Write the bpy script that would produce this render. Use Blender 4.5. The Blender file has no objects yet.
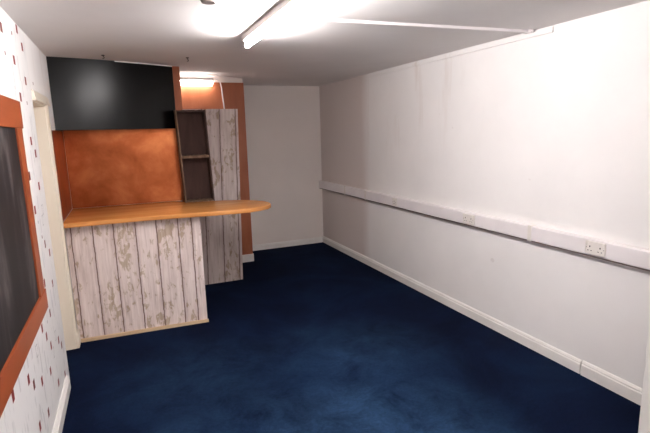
import bpy, bmesh, math, random
from mathutils import Vector, Matrix
random.seed(7)
S = bpy.context.scene
COL = S.collection

# ------------------------------------------------------------------ camera
F_PX = 464.67
cam_d = bpy.data.cameras.new('camera')
cam_d.sensor_fit = 'HORIZONTAL'; cam_d.sensor_width = 36
cam_d.lens = 36 * F_PX / 650
cam_d.clip_start = 0.05
cam = bpy.data.objects.new('camera', cam_d)
COL.objects.link(cam)
_r = Vector((0.91727, -0.39737, -0.02671)); _u = Vector((0.09459, 0.15222, 0.98381)); _w = Vector((0.38687, 0.90495, -0.17722))
M = Matrix(((_r.x, _u.x, -_w.x), (_r.y, _u.y, -_w.y), (_r.z, _u.z, -_w.z))).to_4x4()
M.translation = Vector((0, 0, 1.7116))
cam.matrix_world = M
S.camera = cam

# ------------------------------------------------------------------ world, exposure, lamp strengths
wd = bpy.data.worlds.new('world'); S.world = wd; wd.use_nodes = True
wd.node_tree.nodes['Background'].inputs[0].default_value = (1.0, 0.9, 0.86, 1)
wd.node_tree.nodes['Background'].inputs[1].default_value = 0.05
S.view_settings.view_transform = 'Standard'
S.view_settings.look = 'None'
S.view_settings.gamma = 1
S.view_settings.exposure = 0.88
S.view_settings.use_curve_mapping = False
MAIN_STRENGTH = 106.0
REAR_FILL_STRENGTH = 150.0  # strength of the added fill tube behind the camera
SMALL_STRENGTH = 16.0

# ------------------------------------------------------------------ room measures (metres)
XL, XR, YF, YN, ZC = -0.509, 2.81, 6.66, -3.4, 2.40
WP_END = 3.635          # papered wall ends, doorway starts
JAMB_Y = 4.16

# ------------------------------------------------------------------ helpers
def srgb(r, g, b):
    def f(c):
        c /= 255.0
        return c / 12.92 if c <= 0.04045 else ((c + 0.055) / 1.055) ** 2.4
    return (f(r), f(g), f(b), 1)

def new_mat(name, col=(0.8, 0.8, 0.8, 1), rough=0.6, metal=0.0, spec=0.5):
    m = bpy.data.materials.new(name); m.use_nodes = True
    b = m.node_tree.nodes['Principled BSDF']
    b.inputs['Base Color'].default_value = col
    b.inputs['Roughness'].default_value = rough
    b.inputs['Metallic'].default_value = metal
    b.inputs['Specular IOR Level'].default_value = spec
    return m, m.node_tree, b

def N(nt, t, **kw):
    n = nt.nodes.new(t)
    for k, v in kw.items():
        setattr(n, k, v)
    return n

def tex_coord(nt, scale=(1, 1, 1), loc=(0, 0, 0)):
    tc = N(nt, 'ShaderNodeTexCoord'); mp = N(nt, 'ShaderNodeMapping')
    mp.inputs['Scale'].default_value = scale; mp.inputs['Location'].default_value = loc
    nt.links.new(tc.outputs['Object'], mp.inputs['Vector'])
    return mp.outputs['Vector']

def noise(nt, vec, scale=5, detail=4, rough=0.55, dist=0.0):
    n = N(nt, 'ShaderNodeTexNoise')
    n.inputs['Scale'].default_value = scale; n.inputs['Detail'].default_value = detail
    n.inputs['Roughness'].default_value = rough; n.inputs['Distortion'].default_value = dist
    nt.links.new(vec, n.inputs['Vector'])
    return n.outputs['Fac']

def ramp(nt, fac, stops, interp='LINEAR'):
    r = N(nt, 'ShaderNodeValToRGB'); r.color_ramp.interpolation = interp
    while len(r.color_ramp.elements) < len(stops):
        r.color_ramp.elements.new(0.5)
    for e, (p, c) in zip(r.color_ramp.elements, stops):
        e.position = p; e.color = c if len(c) == 4 else (*c, 1)
    nt.links.new(fac, r.inputs['Fac'])
    return r.outputs['Color']

def g(v): return (v, v, v, 1)

def mix(nt, fac, a, b, mode='MIX'):
    m = N(nt, 'ShaderNodeMix', data_type='RGBA', blend_type=mode)
    for sock, val in ((m.inputs['Factor'], fac), (m.inputs['A'], a), (m.inputs['B'], b)):
        if isinstance(val, (tuple, float, int)): sock.default_value = val
        else: nt.links.new(val, sock)
    return m.outputs['Result']

def math_(nt, op, a, b=None, c=None):
    m = N(nt, 'ShaderNodeMath', operation=op)
    for i, v in enumerate((a, b, c)):
        if v is None: continue
        if isinstance(v, (float, int)): m.inputs[i].default_value = v
        else: nt.links.new(v, m.inputs[i])
    return m.outputs[0]

def bump(nt, b, h, strength=0.2, dist=0.01):
    n = N(nt, 'ShaderNodeBump'); n.inputs['Strength'].default_value = strength; n.inputs['Distance'].default_value = dist
    nt.links.new(h, n.inputs['Height']); nt.links.new(n.outputs['Normal'], b.inputs['Normal'])

class MB:
    """collects shapes in world coordinates and links them as one mesh object"""
    def __init__(s): s.bm = bmesh.new()
    def poly(s, pts, mi=0):
        f = s.bm.faces.new([s.bm.verts.new(p) for p in pts]); f.material_index = mi; return f
    def box(s, x0, x1, y0, y1, z0, z1, bev=0.0, seg=2, mi=0):
        r = bmesh.ops.create_cube(s.bm, size=1)
        vs = r['verts']
        for v in vs:
            v.co = Vector((x0 + (v.co.x + .5) * (x1 - x0), y0 + (v.co.y + .5) * (y1 - y0), z0 + (v.co.z + .5) * (z1 - z0)))
        fs = list({f for v in vs for f in v.link_faces})
        for f in fs: f.material_index = mi
        if bev > 0:
            es = list({e for v in vs for e in v.link_edges})
            bmesh.ops.bevel(s.bm, geom=es, offset=bev, segments=seg, affect='EDGES', profile=0.5)
        return s
    def prism(s, pts, axis, a, b, bev=0.0):
        """extrude a closed outline given in the two other axes, along axis from a to b"""
        def co(p, t):
            if axis == 'x': return (t, p[0], p[1])
            if axis == 'y': return (p[0], t, p[1])
            return (p[0], p[1], t)
        va = [s.bm.verts.new(co(p, a)) for p in pts]; vb = [s.bm.verts.new(co(p, b)) for p in pts]
        fs = [s.bm.faces.new(va), s.bm.faces.new(vb[::-1])]
        n = len(pts)
        for i in range(n): fs.append(s.bm.faces.new((va[i], vb[i], vb[(i + 1) % n], va[(i + 1) % n])))
        bmesh.ops.recalc_face_normals(s.bm, faces=fs)
        if bev > 0:
            es = list({e for f in fs[:2] for e in f.edges})
            bmesh.ops.bevel(s.bm, geom=es, offset=bev, segments=3, affect='EDGES', profile=0.5)
        return s
    def tube(s, p0, p1, r, seg=16, r2=None):
        p0 = Vector(p0); p1 = Vector(p1); d = p1 - p0
        mat = Matrix.Translation((p0 + p1) / 2) @ d.to_track_quat('Z', 'Y').to_matrix().to_4x4()
        bmesh.ops.create_cone(s.bm, cap_ends=True, segments=seg, radius1=r, radius2=r if r2 is None else r2, depth=d.length, matrix=mat)
        return s
    def build(s, name, mats, parent=None, smooth=False):
        me = bpy.data.meshes.new(name)
        off = Vector((0, 0, 0))
        if parent is not None:
            o = parent
            while o is not None:
                off += o.location; o = o.parent
        bmesh.ops.translate(s.bm, verts=s.bm.verts, vec=-off)
        s.bm.to_mesh(me); s.bm.free()
        for m in (mats if isinstance(mats, (list, tuple)) else [mats]): me.materials.append(m)
        if smooth:
            for p in me.polygons: p.use_smooth = True
            me.set_sharp_from_angle(angle=math.radians(40))
        o = bpy.data.objects.new(name, me); COL.objects.link(o)
        if parent is not None: o.parent = parent
        return o

def struct(o):
    o['kind'] = 'structure'; return o

def tag(o, label, cat, group=None):
    o['label'] = label; o['category'] = cat
    if group: o['group'] = group
    return o

def thing(name, loc, label, cat, group=None):
    o = bpy.data.objects.new(name, None); COL.objects.link(o); o.location = loc; o.empty_display_size = 0.1
    bpy.context.view_layer.update()
    return tag(o, label, cat, group)

# ------------------------------------------------------------------ materials
def wall_paint(name, col, stain=True):
    m, nt, b = new_mat(name, rough=0.75, spec=0.25)
    v = tex_coord(nt)
    n1 = noise(nt, v, 1.3, 5, 0.6)
    c = ramp(nt, n1, [(0.3, tuple(x * 0.93 for x in col[:3])), (0.7, col)])
    if stain:   # faint damp streaks that run down the plaster high on the wall
        v2 = tex_coord(nt, (1, 2.6, 0.35))
        n2 = noise(nt, v2, 2.2, 5, 0.6)
        s = ramp(nt, n2, [(0.56, g(0)), (0.74, g(1))])
        sep = N(nt, 'ShaderNodeSeparateXYZ'); nt.links.new(tex_coord(nt), sep.inputs[0])
        top = ramp(nt, math_(nt, 'DIVIDE', sep.outputs['Z'], 2.4), [(0.5, g(0)), (0.95, g(1))])
        far = ramp(nt, math_(nt, 'DIVIDE', sep.outputs['Y'], 6.7), [(0.45, g(0)), (0.62, g(1)), (0.85, g(1)), (1.0, g(0.3))])
        f = math_(nt, 'MULTIPLY', math_(nt, 'MULTIPLY', s, top), far)
        f = math_(nt, 'MULTIPLY', f, 0.45)
        c = mix(nt, f, c, srgb(188, 165, 148))
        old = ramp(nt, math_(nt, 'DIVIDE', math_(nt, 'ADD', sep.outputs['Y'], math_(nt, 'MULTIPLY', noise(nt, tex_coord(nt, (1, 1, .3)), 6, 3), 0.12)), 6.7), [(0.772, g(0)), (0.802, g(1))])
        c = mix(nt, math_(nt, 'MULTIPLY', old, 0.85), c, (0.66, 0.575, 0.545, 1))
        v3 = tex_coord(nt)
        n3 = noise(nt, v3, 9, 2, 0.5)
        sp = ramp(nt, n3, [(0.76, g(0)), (0.80, g(1))])
        c = mix(nt, math_(nt, 'MULTIPLY', sp, 0.18), c, srgb(150, 130, 120))
    nt.links.new(c, b.inputs['Base Color'])
    nb = noise(nt, v, 60, 3, 0.6)
    bump(nt, b, nb, 0.12, 0.004)
    return m

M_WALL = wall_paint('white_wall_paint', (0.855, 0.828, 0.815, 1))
M_WALLF = wall_paint('white_far_paint', (0.86, 0.785, 0.74, 1), False)
M_CEIL = wall_paint('ceiling_paint', (0.82, 0.785, 0.77, 1), False)
M_TRIM, nt, b = new_mat('white_gloss_trim', (0.82, 0.79, 0.76, 1), 0.35)
nt.links.new(ramp(nt, noise(nt, tex_coord(nt), 4, 4), [(0.3, (0.77, 0.735, 0.70)), (0.7, (0.85, 0.82, 0.79))]), b.inputs['Base Color'])
M_CREAM, nt, b = new_mat('cream_gloss_paint', rough=0.35)
nt.links.new(ramp(nt, noise(nt, tex_coord(nt, (1, 1, .2)), 6, 4), [(0.3, srgb(234, 221, 203)), (0.7, srgb(241, 231, 215))]), b.inputs['Base Color'])
M_PLASTIC, nt, b = new_mat('white_plastic', srgb(232, 226, 226), 0.4)
nt.links.new(ramp(nt, noise(nt, tex_coord(nt), 3, 3), [(0.3, srgb(226, 219, 220)), (0.7, srgb(236, 230, 230))]), b.inputs['Base Color'])
M_SOCKET, nt, b = new_mat('socket_plastic', srgb(224, 217, 211), 0.35)
M_ROCK, nt, b = new_mat('rocker_plastic', srgb(228, 222, 214), 0.3)
M_DARK, nt, b = new_mat('dark_slot', srgb(40, 34, 32), 0.6)
M_GREYBROWN, nt, b = new_mat('plain_grey_brown', srgb(112, 98, 94), 0.6)

# carpet
M_CARPET, nt, b = new_mat('navy_carpet', rough=1.0, spec=0.05)
v = tex_coord(nt)
base = ramp(nt, noise(nt, v, 1.1, 5, 0.62, 0.6), [(0.25, (0.0022, 0.0042, 0.015)), (0.5, (0.0040, 0.0092, 0.030)), (0.75, (0.0075, 0.020, 0.056))])
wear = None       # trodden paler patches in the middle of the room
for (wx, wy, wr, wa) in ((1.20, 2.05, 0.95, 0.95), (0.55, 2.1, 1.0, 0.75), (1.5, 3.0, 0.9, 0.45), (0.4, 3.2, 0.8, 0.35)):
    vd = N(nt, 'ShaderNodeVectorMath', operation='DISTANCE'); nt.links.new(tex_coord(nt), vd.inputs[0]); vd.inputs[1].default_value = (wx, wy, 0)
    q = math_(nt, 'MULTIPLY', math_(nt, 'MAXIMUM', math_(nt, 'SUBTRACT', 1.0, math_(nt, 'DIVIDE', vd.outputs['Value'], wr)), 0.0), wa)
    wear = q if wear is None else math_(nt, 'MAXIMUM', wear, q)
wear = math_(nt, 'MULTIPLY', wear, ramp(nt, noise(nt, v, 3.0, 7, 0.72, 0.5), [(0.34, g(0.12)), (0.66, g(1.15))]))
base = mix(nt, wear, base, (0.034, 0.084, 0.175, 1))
fib = noise(nt, v, 230, 3, 0.7)
base = mix(nt, 0.55, base, ramp(nt, fib, [(0.3, g(0.25)), (0.7, g(1.0))]), 'MULTIPLY')
mid = noise(nt, v, 48, 3, 0.75)
base = mix(nt, 0.45, base, ramp(nt, mid, [(0.35, g(0.45)), (0.65, g(1.0))]), 'MULTIPLY')
base = mix(nt, 1.0, base, g(1.12), 'MULTIPLY')
lint = ramp(nt, noise(nt, v, 34, 2, 0.5), [(0.765, g(0)), (0.79, g(1))])
base = mix(nt, math_(nt, 'MULTIPLY', lint, 0.25), base, srgb(50, 58, 72))
nt.links.new(base, b.inputs['Base Color'])
b.inputs['Sheen Weight'].default_value = 0.0
b.inputs['Sheen Roughness'].default_value = 0.6
b.inputs['Sheen Tint'].default_value = srgb(110, 150, 210)
bump(nt, b, fib, 0.6, 0.006)

# black glossy-ish paint
M_BLACK, nt, b = new_mat('black_wall_paint', srgb(30, 28, 29), 0.45, spec=0.2)
nz = noise(nt, tex_coord(nt), 3, 4)
nt.links.new(ramp(nt, nz, [(0.3, (0.0012, 0.001, 0.0012)), (0.7, (0.002, 0.0018, 0.002))]), b.inputs['Base Color'])
nt.links.new(ramp(nt, nz, [(0.3, g(0.26)), (0.7, g(0.27))]), b.inputs['Roughness'])

# copper sheet
M_COPPER, nt, b = new_mat('copper_sheet', rough=0.32, metal=1.0)
v = tex_coord(nt, (1, 1, 1))
c1 = ramp(nt, noise(nt, v, 3.4, 5, 0.6, 0.3), [(0.28, srgb(132, 66, 38)), (0.5, srgb(160, 88, 52)), (0.72, srgb(186, 114, 72))])
nt.links.new(c1, b.inputs['Base Color'])
nt.links.new(ramp(nt, noise(nt, v, 5, 3, 0.5), [(0.3, g(0.28)), (0.7, g(0.36))]), b.inputs['Roughness'])

def orange_wood(name, dark, mid, light, stretch=(1, 1, 0.12), rough=0.45, sc=9):
    m, nt, b = new_mat(name, rough=rough, spec=0.4)
    v = tex_coord(nt, stretch)
    c = ramp(nt, noise(nt, v, sc, 6, 0.6, 0.5), [(0.25, dark), (0.5, mid), (0.78, light)])
    nt.links.new(c, b.inputs['Base Color'])
    bump(nt, b, noise(nt, v, sc * 4, 4), 0.08, 0.003)
    return m
M_ORANGE = orange_wood('orange_stained_board', srgb(142, 78, 50), srgb(160, 92, 60), srgb(172, 106, 74), (1, 1, .25), 0.4, 5)
M_FRAME = orange_wood('orange_brown_frame_wood', srgb(126, 58, 26), srgb(143, 69, 34), srgb(156, 80, 44), (1, .15, 1), 0.45)
M_FRAMEV = orange_wood('orange_brown_stile_wood', srgb(126, 58, 26), srgb(143, 69, 34), srgb(156, 80, 44), (1, 1, .15), 0.45)
M_BAR = orange_wood('honey_varnished_wood', srgb(192, 122, 60), srgb(210, 142, 78), srgb(222, 160, 98), (.10, 1, 1), 0.25, 9)
M_BARE = orange_wood('bare_pine', srgb(190, 158, 122), srgb(206, 176, 142), srgb(218, 192, 160), (.1, 1, 1), 0.7)
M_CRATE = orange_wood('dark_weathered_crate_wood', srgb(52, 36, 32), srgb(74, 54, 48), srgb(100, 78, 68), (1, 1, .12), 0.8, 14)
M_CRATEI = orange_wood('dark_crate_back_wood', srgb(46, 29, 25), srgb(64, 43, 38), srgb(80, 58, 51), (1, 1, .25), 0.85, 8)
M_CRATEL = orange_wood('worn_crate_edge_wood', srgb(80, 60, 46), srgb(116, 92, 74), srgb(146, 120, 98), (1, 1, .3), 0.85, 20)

# distressed white planks: seams at given local x
def plank_mat(name, seams, wob=0.006, shear=0.0, off=0.0, tone=1.0, th=0.0):
    m, nt, b = new_mat(name, rough=0.7, spec=0.3)
    sep = N(nt, 'ShaderNodeSeparateXYZ'); nt.links.new(tex_coord(nt), sep.inputs[0])
    x = math_(nt, 'SUBTRACT', sep.outputs['X'], math_(nt, 'MULTIPLY', sep.outputs['Z'], shear)) if shear else sep.outputs['X']
    w = noise(nt, tex_coord(nt, (0.2, 1, 1), (0, 0, off)), 9, 3, 0.7)
    xw = math_(nt, 'ADD', x, math_(nt, 'MULTIPLY', math_(nt, 'SUBTRACT', w, 0.5), wob * 2))
    d = None; idx = None
    for s in seams:
        a = math_(nt, 'ABSOLUTE', math_(nt, 'SUBTRACT', xw, s))
        d = a if d is None else math_(nt, 'MINIMUM', d, a)
        st = math_(nt, 'GREATER_THAN', xw, s)
        idx = st if idx is None else math_(nt, 'ADD', idx, st)
    # grain of each plank shifts with its number
    cmb = N(nt, 'ShaderNodeCombineXYZ')
    nt.links.new(math_(nt, 'MULTIPLY', x, 1.0), cmb.inputs['X'])
    nt.links.new(math_(nt, 'MULTIPLY', idx, 3.7), cmb.inputs['Y'])
    nt.links.new(math_(nt, 'ADD', sep.outputs['Z'], off), cmb.inputs['Z'])
    def mp(sc):
        n = N(nt, 'ShaderNodeMapping'); n.inputs['Scale'].default_value = sc
        nt.links.new(cmb.outputs[0], n.inputs['Vector']); return n.outputs['Vector']
    def t(r_, g_, b_): 
        c = srgb(r_, g_, b_); return (c[0] * tone, c[1] * tone, c[2] * tone, 1)
    grain = noise(nt, mp((1, 1, .06)), 42, 5, 0.65, 0.3)
    c = ramp(nt, grain, [(0.25, t(178, 158, 153)), (0.45, t(212, 196, 191)), (0.7, t(232, 219, 215))])
    broad = noise(nt, mp((1, 1, .4)), 7, 4, 0.6)
    c = mix(nt, ramp(nt, broad, [(0.48, g(0)), (0.75, g(0.5))]), c, t(182, 160, 154))
    blot = noise(nt, mp((1.1, 1, .5)), 21, 5, 0.62, 0.4)
    area = noise(nt, mp((1, 1, .5)), 5.5, 2, 0.5)
    bl = math_(nt, 'ADD', blot, math_(nt, 'MULTIPLY', math_(nt, 'SUBTRACT', area, 0.5), 0.55))
    bf = ramp(nt, bl, [(0.55 + th, g(0)), (0.62 + th, g(0.8))])
    c = mix(nt, bf, c, ramp(nt, grain, [(0.3, t(146, 120, 96)), (0.7, t(184, 164, 140))]))
    seamw = math_(nt, 'MULTIPLY', noise(nt, mp((1, 1, 1)), 12, 3, 0.7), 0.009)
    sf = ramp(nt, math_(nt, 'DIVIDE', d, math_(nt, 'ADD', seamw, 0.001)), [(0.55, g(1)), (1.0, g(0))])
    c = mix(nt, sf, c, t(92, 68, 60))
    near = ramp(nt, math_(nt, 'MULTIPLY', d, 30), [(0.1, g(0.45)), (0.75, g(0))])
    c = mix(nt, math_(nt, 'MULTIPLY', near, broad), c, t(130, 104, 94))
    nt.links.new(c, b.inputs['Base Color'])
    bump(nt, b, sf, -0.4, 0.004)
    return m

# chalkboard
M_CHALK, nt, b = new_mat('chalkboard_black', rough=0.6, spec=0.2)
v = tex_coord(nt, (1, 1.2, .28))
st = noise(nt, v, 5, 5, 0.65, 0.6)
c = ramp(nt, st, [(0.44, srgb(27, 24, 25)), (0.56, srgb(38, 35, 36)), (0.70, srgb(78, 72, 72))])
nt.links.new(c, b.inputs['Base Color'])

# wallpaper ground: white with faint grey vertical brush marks
M_PAPER, nt, b = new_mat('white_wallpaper', rough=0.6, spec=0.3)
v = tex_coord(nt, (1, 1, .3))
c = ramp(nt, noise(nt, v, 26, 3, 0.6), [(0.58, (0.76, 0.745, 0.735)), (0.70, (0.62, 0.61, 0.605))])
nt.links.new(c, b.inputs['Base Color'])
M_RED, nt, b = new_mat('wallpaper_red_print', srgb(128, 34, 30), 0.6)
M_RED2, nt, b = new_mat('wallpaper_brown_red_print', srgb(112, 48, 40), 0.6)
M_GREYP, nt, b = new_mat('wallpaper_grey_print', srgb(206, 203, 203), 0.6)
M_DGREYP, nt, b = new_mat('wallpaper_dark_grey_print', srgb(160, 156, 157), 0.6)

def emit(name, col, s):
    m, nt, b = new_mat(name, (0.9, 0.9, 0.9, 1), 0.4)
    b.inputs['Emission Color'].default_value = col
    b.inputs['Emission Strength'].default_value = s
    return m
TUBECOL = (1.0, 0.96, 0.95, 1)
M_TUBE = emit('main_tube_glow', TUBECOL, MAIN_STRENGTH)
M_FILL_TUBE = emit('rear_fill_glow', TUBECOL, REAR_FILL_STRENGTH)
M_TUBE3 = emit('small_tube_glow', (1.0, 0.95, 0.90, 1), SMALL_STRENGTH)
M_HOUSE, nt, b = new_mat('lamp_housing_enamel', srgb(200, 192, 190), 0.4)

# ================================================================== STRUCTURE
struct(MB().box(XL - 0.7, XR + 0.1, YN - 0.1, YF + 0.1, -0.1, 0.0).build('floor', M_CARPET))

# ceiling: slightly bowed plasterboard, rises by the small lamp
mb = MB()
def zc(x, y):
    return ZC + 0.07 * math.exp(-((x - 0.85) / 0.75) ** 2 - ((y - 6.0) / 0.42) ** 2)
xs = [XL - 0.7 + i * (XR - XL + 0.8) / 34 for i in range(35)]
ys = [YN - 0.1 + i * (YF - YN + 0.2) / 70 for i in range(71)]
vg = [[mb.bm.verts.new((x, y, zc(x, y))) for x in xs] for y in ys]
vt = [[mb.bm.verts.new((x, y, 2.55)) for x in (xs[0], xs[-1])] for y in (ys[0], ys[-1])]
for j in range(70):
    for i in range(34):
        mb.bm.faces.new((vg[j][i], vg[j + 1][i], vg[j + 1][i + 1], vg[j][i + 1]))
mb.bm.faces.new((vt[0][0], vt[0][1], vt[1][1], vt[1][0]))
struct(mb.build('ceiling', M_CEIL, smooth=True))

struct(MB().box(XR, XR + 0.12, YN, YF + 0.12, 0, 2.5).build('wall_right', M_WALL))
struct(MB().box(XL - 0.15, XR, YF, YF + 0.12, 0, 2.5).build('wall_far', M_WALLF))
struct(MB().box(XL - 0.15, XR, YN - 0.12, YN, 0, 2.5).build('wall_near', M_WALL))

# left wall: papered stretch with the printed pattern in its mesh
mb = MB()
mb.box(XL - 0.15, XL, YN, WP_END, 0, 2.5)
def patch(y, z, w, h, mi, skew=0.0):
    x = XL + 0.0006
    mb.poly([(x, y - w / 2, z - h / 2 + skew), (x, y + w / 2, z - h / 2), (x, y + w / 2, z + h / 2), (x, y - w / 2, z + h / 2 + skew)], mi)
def PX(px, py):
    """wall position (y, z) of a printed motif measured on the photograph"""
    d = _w + _r * ((px - 325) / F_PX) - _u * ((py - 216.5) / F_PX)
    t = XL / d.x
    return d.y * t, 1.7116 + d.z * t
RED = [(1, 27), (16.5, 29), (22, 47), (14, 60), (25.5, 81), (20.5, 97), (31, 141), (35.5, 153.5), (29.5, 176),
       (39, 186), (35, 210), (36, 240), (45, 244), (49.5, 252.5), (44.5, 283), (52.5, 283.5), (50, 313),
       (42, 328.5), (46.5, 336.5), (58.5, 340), (61.5, 345), (51, 345.5), (50.5, 371), (28.5, 379.5), (34, 384.5),
       (42, 381), (65, 374), (58.5, 382.5), (48.5, 412.5), (40, 426), (13, 396)]
BROWN = [(5, 53), (33, 83.5), (11.5, 33), (27, 103), (42, 237)]
for i, (a, b_) in enumerate(RED):
    y, z = PX(a, b_)
    if y > WP_END - 0.02: y = WP_END - 0.02
    patch(y, z, 0.052 if z > 1.2 else 0.040, 0.05, 1 if i % 4 else 2, 0.0)
for a, b_ in BROWN:
    y, z = PX(a, b_); patch(y, z, 0.022, 0.02, 2)
rng = random.Random(3)
occ = [PX(a, b_) for a, b_ in RED + BROWN]
for k in range(420):      # the rest of the print: grey bars, little rings, and red marks nearer than the frame edge
    y = rng.uniform(YN + 0.05, WP_END - 0.05); z = rng.uniform(0.15, 2.37)
    if any(abs(y - a) < 0.05 and abs(z - b_) < 0.06 for a, b_ in occ): continue
    q = rng.random()
    if y < 1.9 and q < 0.3: patch(y, z, 0.03, 0.042, 1)
    elif q < 0.62: patch(y, z, 0.022, rng.uniform(0.07, 0.16), 3)
    elif q < 0.78: patch(y, z, 0.018, 0.018, 4)
    else:
        for dz in (-0.03, 0.03): patch(y, z + dz, 0.04, 0.005, 4)
        for dy in (-0.02, 0.02): patch(y + dy, z, 0.004, 0.06, 4)
    occ.append((y, z))
struct(mb.build('wall_left', [M_PAPER, M_RED, M_RED2, M_GREYP, M_DGREYP]))

# wall over and beyond the doorway
struct(MB().box(XL - 0.15, XL, WP_END, JAMB_Y, 2.0, 2.5).build('wall_left_lintel', M_WALL))
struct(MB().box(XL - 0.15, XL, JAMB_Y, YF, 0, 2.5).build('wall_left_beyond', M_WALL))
# door lining, architrave and the door standing shut on the far side of the opening
mb = MB()
mb.box(XL - 0.14, XL + 0.004, JAMB_Y - 0.022, JAMB_Y, 0.004, 1.985, 0.003)
mb.box(XL - 0.14, XL + 0.004, WP_END + 0.001, JAMB_Y, 1.965, 1.998, 0.003)
struct(mb.build('trim_1', M_CREAM))
mb = MB()
prof = [(0, 0), (0.022, 0), (0.024, 0.012), (0.017, 0.02), (0.016, 0.05), (0.010, 0.062), (0.004, 0.07), (0, 0.07)]
mb.prism([(XL + a, JAMB_Y - 0.006 + b_ * 1.7) for a, b_ in prof], 'z', 0.0, 2.0)
mb.prism([(XL + a, 1.975 + b_) for a, b_ in prof], 'y', WP_END + 0.002, JAMB_Y + 0.16)
mb.box(XL, XL + 0.03, JAMB_Y - 0.012, JAMB_Y + 0.125, 0.0, 0.12, 0.006)
struct(mb.build('trim_2', M_CREAM, smooth=True))
# prism on axis 'y' takes (x, z)
d = MB(); d.box(XL - 0.19, XL - 0.15, WP_END - 0.05, JAMB_Y + 0.05, 0.01, 2.02, 0.003)
door = struct(d.build('door_1', M_CREAM))
MB().tube((XL - 0.15, WP_END + 0.04, 1.0), (XL - 0.11, WP_END + 0.04, 1.0), 0.011).tube((XL - 0.115, WP_END + 0.04, 1.0), (XL - 0.115, WP_END + 0.14, 1.0), 0.009).build('door_handle', M_SOCKET, door, smooth=True)

# bulkhead over the bar painted black, its face swings back to the right
BX0, BY0, BX1, BY1 = XL + 0.001, 4.62, 0.53, 4.975
ZB = 1.795
mb = MB()
face = []
for k in range(17):
    t_ = (BX1 - BX0) * k / 16
    face.append((BX0 + t_, 4.63 + 0.14 * t_ + 0.19 * t_ * t_))
BY1 = face[-1][1]
mb.prism(face + [(BX1, 5.06), (BX0, 5.09)], 'z', ZB, 2.5)
struct(mb.build('wall_bulkhead', M_BLACK, smooth=True))
# return end of the partition, orange
mb = MB()
mb.prism([(BX1 + 0.001, BY1), (0.60, 5.0), (0.60, 5.2), (BX1 + 0.001, 5.2)], 'z', 0, 2.5)
struct(mb.build('wall_partition_end', M_ORANGE))
# partition behind the copper, full height
mb = MB()
mb.prism([(XL + 0.001, 5.10), (BX1, 5.07), (BX1, 5.2), (XL + 0.001, 5.2)], 'z', 0, 2.5)
struct(mb.build('wall_partition', M_WALLF))
# stub wall behind the plank column
YO = 6.1
struct(MB().box(0.45, 1.505, YO, YF, 0, 2.5).build('wall_chimney_breast', M_WALLF))
# skirtings
def skirt(axis, a, b, base, sgn, h=0.098, t=0.018):
    pr = [(0, 0), (sgn * t, 0), (sgn * t, h * 0.72), (sgn * t * 0.72, h * 0.78), (sgn * t * 0.78, h * 0.86), (sgn * t * 0.35, h), (0, h)]
    return MB().prism([(base + p, z) for p, z in pr], axis, a, b)
mb = skirt('y', 2.073, YF, XR, -1)
struct(mb.build('baseboard_right', M_TRIM))
mb = skirt('y', YN, 2.062, XR, -1, 0.104, 0.021)
struct(mb.build('baseboard_right_near', M_TRIM))
struct(skirt('x', 1.506, XR - 0.02, YF, -1, 0.085).build('baseboard_far', M_TRIM))
mb = MB(); mb.box(0.46, 1.522, YO - 0.022, YO, 0, 0.105, 0.004); mb.box(1.505, 1.522, YO - 0.001, YF - 0.02, 0, 0.105, 0.002)
struct(mb.build('baseboard_chimney_breast', M_TRIM))
mb = skirt('y', YN, 3.475, XL, 1, 0.1, 0.022)
struct(mb.build('baseboard_left', M_TRIM))

# wooden fillet along the top of the right wall and pale filler line over the bulkhead
mb = MB(); mb.box(XR - 0.016, XR, 2.47, 5.08, 2.352, 2.385, 0.002); mb.box(XR - 0.008, XR, 2.47, 5.08, 2.385, 2.396, 0)
struct(mb.build('trim_3', [M_WALL]))
mb = MB(); ff = [p for p in face if p[0] > -0.02]
mb.prism([(x, y - 0.006) for x, y in ff] + [(x, y - 0.0005) for x, y in ff[::-1]], 'z', 2.392, 2.40)
struct(mb.build('trim_4', M_TRIM))
# door frame post at the near right
mb = MB(); mb.box(2.497, XR, 1.40, 1.475, 0, 2.4, 0.006)
struct(mb.build('trim_5', M_TRIM))

# ================================================================== BAR COUNTER
ctr = thing('bar_counter', (0.05, 4.3, 0), 'bar counter with honey varnished wooden top and distressed white plank front', 'bar counter')
top_pts = [(XL + 0.012, 4.19), (0.05, 4.195), (0.40, 4.165), (0.70, 4.125), (0.90, 4.115), (1.03, 4.125), (1.13, 4.16), (1.22, 4.22),
           (1.272, 4.30), (1.29, 4.40), (1.275, 4.51), (1.222, 4.61), (1.14, 4.70), (1.05, 4.77), (0.92, 4.825), (0.78, 4.85), (0.62, 4.87), (0.62, 4.975), (0.53, 4.965), (0.45, 5.05), (XL + 0.012, 5.075)]
mb = MB(); mb.prism(top_pts, 'z', 1.012, 1.05, bev=0.004)
mb.build('countertop', M_BAR, ctr, smooth=True)
seams = [-0.455, -0.293, -0.133, 0.040, 0.210, 0.390, 0.506]
M_PL1 = plank_mat('distressed_white_planks', [s - 0.05 for s in seams], 0.006, 0.0, 0.0, 1.12)
mb = MB(); mb.prism([(XL + 0.015, 4.290), (0.585, 4.235), (0.585, 4.30), (XL + 0.015, 4.345)], 'z', 0.026, 1.012)
pan = mb.build('front_panel', M_PL1, ctr)
mb = MB(); mb.prism([(XL + 0.032, 4.262), (0.592, 4.215), (0.592, 4.234), (XL + 0.032, 4.289)], 'z', 0.0, 0.026)
mb.prism([(XL + 0.03, 4.289), (0.583, 4.235), (0.583, 4.30), (XL + 0.03, 4.345)], 'z', 0.0, 0.026)
mb.build('base_batten', M_BARE, pan)
mb = MB(); mb.box(0.50, 0.575, 4.30, 4.95, 0.0, 1.012); mb.build('end_frame', M_BARE, ctr)

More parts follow.
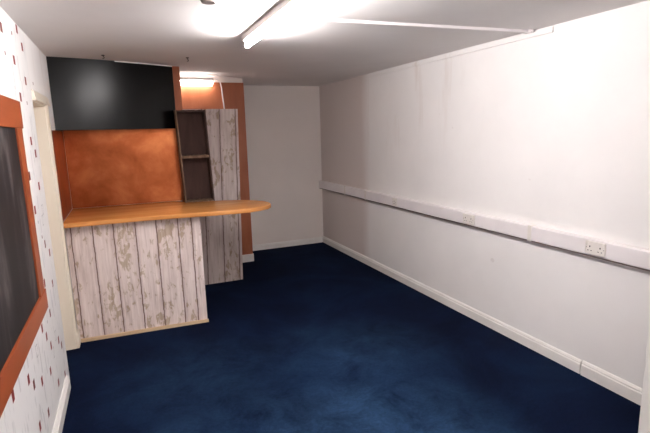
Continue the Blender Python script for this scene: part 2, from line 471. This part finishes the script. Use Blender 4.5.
# copper splashback and copper return on the side wall
o = MB().prism([(XL + 0.012, 5.075), (0.53, 5.05), (0.53, 5.06), (XL + 0.012, 5.085)], 'z', 1.052, ZB).build('splashback', M_COPPER)
tag(o, 'wide copper sheet splashback on the wall behind the bar counter', 'splashback')
o = MB().box(XL + 0.002, XL + 0.008, 4.29, 5.07, 1.052, ZB - 0.004).build('side_splashback', M_COPPER)
tag(o, 'narrow copper sheet on the side wall at the left end of the bar', 'splashback')
# orange board on the stub wall
mb = MB(); mb.box(0.46, 1.512, YO - 0.012, YO, 0.106, 2.372)
tag(mb.build('wall_board', M_ORANGE), 'tall orange brown board on the wall behind the plank column', 'wall panel')

# ================================================================== PLANK COLUMN
pc = thing('plank_column', (0.9, 5.4, 0), 'tall column clad in distressed grey white planks behind the bar', 'column')
M_PL2 = plank_mat('distressed_column_planks', [0.78 - .9, 0.975 - .9, 1.155 - .9], 0.005, 0.03, 1.7, 0.93, 0.04)
mb = MB()
H = 2.005
pts_b = [(0.61, 5.35), (1.19, 5.35), (1.19, 5.62), (0.61, 5.62)]
vb = [mb.bm.verts.new((x, y, 0)) for x, y in pts_b]; vt = [mb.bm.verts.new((x + (0.055 if x > 1 else 0.0), y, H)) for x, y in pts_b]
mb.bm.faces.new(vb[::-1]); mb.bm.faces.new(vt)
for i in range(4): mb.bm.faces.new((vb[i], vb[(i + 1) % 4], vt[(i + 1) % 4], vt[i]))
mb.build('plank_cladding', M_PL2, pc)

# ================================================================== CRATE SHELF
cr = thing('crate_shelf', (0.685, 4.9, 1.05), 'dark weathered wooden crate standing on end on the bar counter', 'crate')
x0, x1, y0, y1, z0, z1 = 0.54, 0.832, 4.835, 4.972, 1.0505, 1.972
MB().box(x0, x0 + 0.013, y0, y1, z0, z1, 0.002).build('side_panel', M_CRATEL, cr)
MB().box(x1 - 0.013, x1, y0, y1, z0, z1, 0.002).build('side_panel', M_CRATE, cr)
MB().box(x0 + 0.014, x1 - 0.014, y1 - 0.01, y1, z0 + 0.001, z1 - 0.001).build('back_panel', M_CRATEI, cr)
def ragged(z, t, nm, mat):
    mb = MB(); rr = random.Random(int(z * 100)); n = 16
    a, b_ = x0 + 0.0135, x1 - 0.0135
    pts = [(a + (b_ - a) * i / n, z + t + rr.uniform(-.003, .004)) for i in range(n + 1)] + [(b_ - (b_ - a) * i / n, z + rr.uniform(-.002, .002)) for i in range(n + 1)]
    mb.prism(pts, 'y', y0 - 0.001, y1 - 0.011)
    return mb.build(nm, mat, cr)
ragged(z0 + 0.002, 0.012, 'end_panel', M_CRATEL)
ragged(z1 - 0.02, 0.016, 'end_panel', M_CRATE)
ragged(1.497, 0.026, 'shelf', M_CRATEL)

for ch in cr.children:          # the crate leans a little to the left
    for v_ in ch.data.vertices: v_.co.x -= v_.co.z * 0.034

# ================================================================== CHALKBOARD
cb = thing('chalkboard', (XL, 2.0, 0.742), 'large black chalkboard in orange brown wooden frame on the papered wall', 'chalkboard')
yn, yf = 0.75, 3.055
MB().box(XL + 0.001, XL + 0.010, yn + 0.1, yf - 0.12, 0.80, 1.84).build('writing_surface', M_CHALK, cb)
MB().box(XL + 0.001, XL + 0.022, yn, yf, 1.779, 1.925, 0.003).build('frame_board', M_FRAME, cb)
MB().box(XL + 0.001, XL + 0.022, yn, yf, 0.742, 0.858, 0.003).build('frame_board', M_FRAME, cb)
MB().box(XL + 0.001, XL + 0.020, yf - 0.17, yf - 0.035, 0.8585, 1.7785, 0.003).build('frame_board', M_FRAMEV, cb)
MB().box(XL + 0.001, XL + 0.020, yn + 0.035, yn + 0.17, 0.8585, 1.7785, 0.003).build('frame_board', M_FRAMEV, cb)

# ================================================================== LAMPS
def batten(name, x, ya, yb, mt, label, zt=ZC, w=0.062, h=0.06, axis='y', loc=None, r=0.017):
    t = thing(name, loc or (x, (ya + yb) / 2, zt), label, 'light', None)
    if axis == 'y':
        MB().box(x - w / 2, x + w / 2, ya, yb, zt - h, zt - 0.001, 0.004).build('housing', M_HOUSE, t, smooth=False)
        zc_ = zt - h - 0.028
        for s, e in ((ya, 1), (yb, -1)):
            MB().box(x - 0.018, x + 0.018, min(s, s + e * 0.022), max(s, s + e * 0.022), zc_ - 0.02, zt - h - 0.0002, 0.004).build('lampholder', M_HOUSE, t)
        MB().tube((x, ya + 0.0225, zc_), (x, yb - 0.0225, zc_), r, 20).build('tube', mt, t, smooth=True)
    else:
        y = x
        MB().box(ya, yb, y - w / 2, y + w / 2, zt - h, zt - 0.001, 0.004).build('housing', M_HOUSE, t)
        zc_ = zt - h - 0.024
        for s, e in ((ya, 1), (yb, -1)):
            MB().box(min(s, s + e * 0.02), max(s, s + e * 0.02), y - 0.022, y + 0.022, zc_ - 0.024, zt - h - 0.0002, 0.004).build('lampholder', M_HOUSE, t)
        MB().tube((ya + 0.0205, y, zc_), (yb - 0.0205, y, zc_), r, 20).build('tube', mt, t, smooth=True)
    return t
batten('fluorescent_light', 0.873, 1.5, 3.36, M_TUBE, 'long lit fluorescent tube light across the ceiling overhead', h=0.042)
batten('fluorescent_light', 0.865, -2.6, -0.8, M_FILL_TUBE, 'added fluorescent fill tube on the ceiling behind the camera, unseen')  # added lamp, never in view, brightens the near end of the room
batten('fluorescent_light', YO - 0.075, 0.52, 1.12, M_TUBE3, 'short lit fluorescent tube light above the plank column', zt=2.422, h=0.04, axis='x', loc=(0.82, YO - 0.06, 2.4), r=0.034)

# cable dropping from the small lamp to the column
mb = MB(); cp = [(1.121, YO - .03, 2.425), (1.15, YO - .027, 2.42), (1.185, YO - .024, 2.405), (1.213, YO - .022, 2.37), (1.226, YO - .022, 2.30), (1.232, YO - .022, 2.2), (1.240, YO - .022, 2.1), (1.247, YO - .022, 2.0), (1.25, YO - .022, 1.9)]
for p, q in zip(cp, cp[1:]): mb.tube(p, q, 0.0075, 10)
tag(mb.build('cable', M_PLASTIC, smooth=True), 'thin white cable hanging from the short light to the column top', 'cable')

# ================================================================== CEILING BITS
o = MB().prism([(1.0, 2.765), (2.78, 2.64), (2.782, 2.665), (1.002, 2.79)], 'z', 2.382, 2.3995).build('cable_trunking', M_PLASTIC)
tag(o, 'slim white cable trunking running across the ceiling to the right wall', 'cable trunking')
tag(MB().box(2.755, 2.785, 2.615, 2.69, 2.38, 2.3995, 0.003).build('junction_box', M_PLASTIC), 'small cream junction box at the end of the ceiling trunking', 'junction box')
def hook(x, y, label, ln=0.03):
    t = thing('ceiling_hook', (x, y, 2.4), label, 'hook', 'dark hooks in the ceiling near the bar')
    MB().tube((x, y, 2.3995), (x, y, 2.394), 0.013, 14).build('plate', M_DARK, t)
    cu = MB()
    p = Vector((x, y, 2.394)); prev = p
    for k in range(9):
        a = k / 8 * math.pi * 1.3
        q = Vector((x + 0.008 * math.sin(a), y, 2.394 - ln * 0.2 - 0.008 * (1 - math.cos(a))))
        if k == 0: cu.tube(p, q, 0.003, 8)
        else: cu.tube(prev, q, 0.003, 8)
        prev = q
    cu.build('hook', M_DARK, t)
hook(-0.072, 4.45, 'small dark hook in the ceiling above the black panel')
hook(0.607, 4.42, 'small dark hook in the ceiling just before the short light', 0.05)
t = thing('round_fitting', (0.47, 2.52, 2.4), 'small round dark edged fitting on the ceiling at the top of the frame', 'ceiling fitting')
MB().tube((0.47, 2.52, 2.3995), (0.47, 2.52, 2.392), 0.05, 28).build('base', M_DARK, t)
MB().tube((0.47, 2.52, 2.3918), (0.47, 2.52, 2.372), 0.044, 28, 0.034).build('cover', M_GREYBROWN, t)

# ================================================================== DADO TRUNKING AND SOCKETS
TX = XR - 0.05
tr = thing('dado_trunking', (XR, 4.1, 0.87), 'long white plastic dado trunking along the right wall', 'trunking')
MB().prism([(XR - 0.0005, 0.868), (TX + 0.012, 0.868), (TX + 0.004, 0.874), (TX + 0.004, 0.976), (TX + 0.012, 0.982), (XR - 0.0005, 0.982)], 'y', 0.2, YF - 0.002).build('channel', M_PLASTIC, tr)
cuts = [0.2, 1.925, 2.075, 3.135, 3.295, 4.40, 4.49, 5.14, 5.74, YF - 0.002]
skip = {(1.925, 2.075), (3.135, 3.295), (4.40, 4.49)}
for a, b_ in zip(cuts, cuts[1:]):
    if (a, b_) in skip: continue
    MB().prism([(TX + 0.0035, 0.872), (TX, 0.876), (TX, 0.974), (TX + 0.0035, 0.978)], 'y', a + 0.001, b_ - 0.001).build('lid', M_PLASTIC, tr)
for y in (2.54, 5.14, 5.74):
    MB().box(TX - 0.005, XR - 0.001, y - 0.016, y + 0.016, 0.8655, 0.985, 0.001).build('joint_cover', M_SOCKET, tr)
MB().box(TX + 0.004, XR - 0.0005, 0.2, YF - 0.002, 0.862, 0.8678).build('shade_strip', M_GREYBROWN, tr)  # grey strip drawn in as the shade line below the trunking

def socket(y0, y1, label, single=False):
    yc = (y0 + y1) / 2; zc0 = 0.925
    t = thing('wall_socket', (TX, yc, zc0), label, 'socket', 'electrical sockets in the dado trunking')
    xf = TX - 0.009
    MB().box(xf, TX + 0.0035, y0 + 0.002, y1 - 0.002, 0.882, 0.968, 0.002).build('faceplate', M_SOCKET, t)
    gangs = [yc] if single else [yc - 0.036, yc + 0.036]
    for gy in gangs:
        mb = MB()
        mb.box(xf - 0.0006, xf + 0.001, gy - 0.004, gy + 0.004, 0.928, 0.939)
        for dy in (-0.0115, 0.0115): mb.box(xf - 0.0006, xf + 0.001, gy + dy - 0.0045, gy + dy + 0.0045, 0.905, 0.910)
        mb.build('pin_holes', M_DARK, t)
        sy = gy + (0.02 if gy > yc else -0.02) if not single else gy
        MB().box(xf - 0.004, xf + 0.0005, sy - 0.006, sy + 0.006, 0.944, 0.960, 0.001).build('rocker_switch', M_ROCK, t)
    for dy in (-0.03 if single else -0.06, 0.03 if single else 0.06):
        MB().tube((xf - 0.001, yc + dy, 0.925), (xf + 0.001, yc + dy, 0.925), 0.003, 10).build('screw', M_GREYBROWN, t)
socket(1.93, 2.07, 'double electrical socket in the wall trunking, nearest one, toward the right')
socket(3.14, 3.29, 'double electrical socket in the middle of the wall trunking')
socket(4.40, 4.49, 'small single socket in the trunking, furthest one near the corner', True)
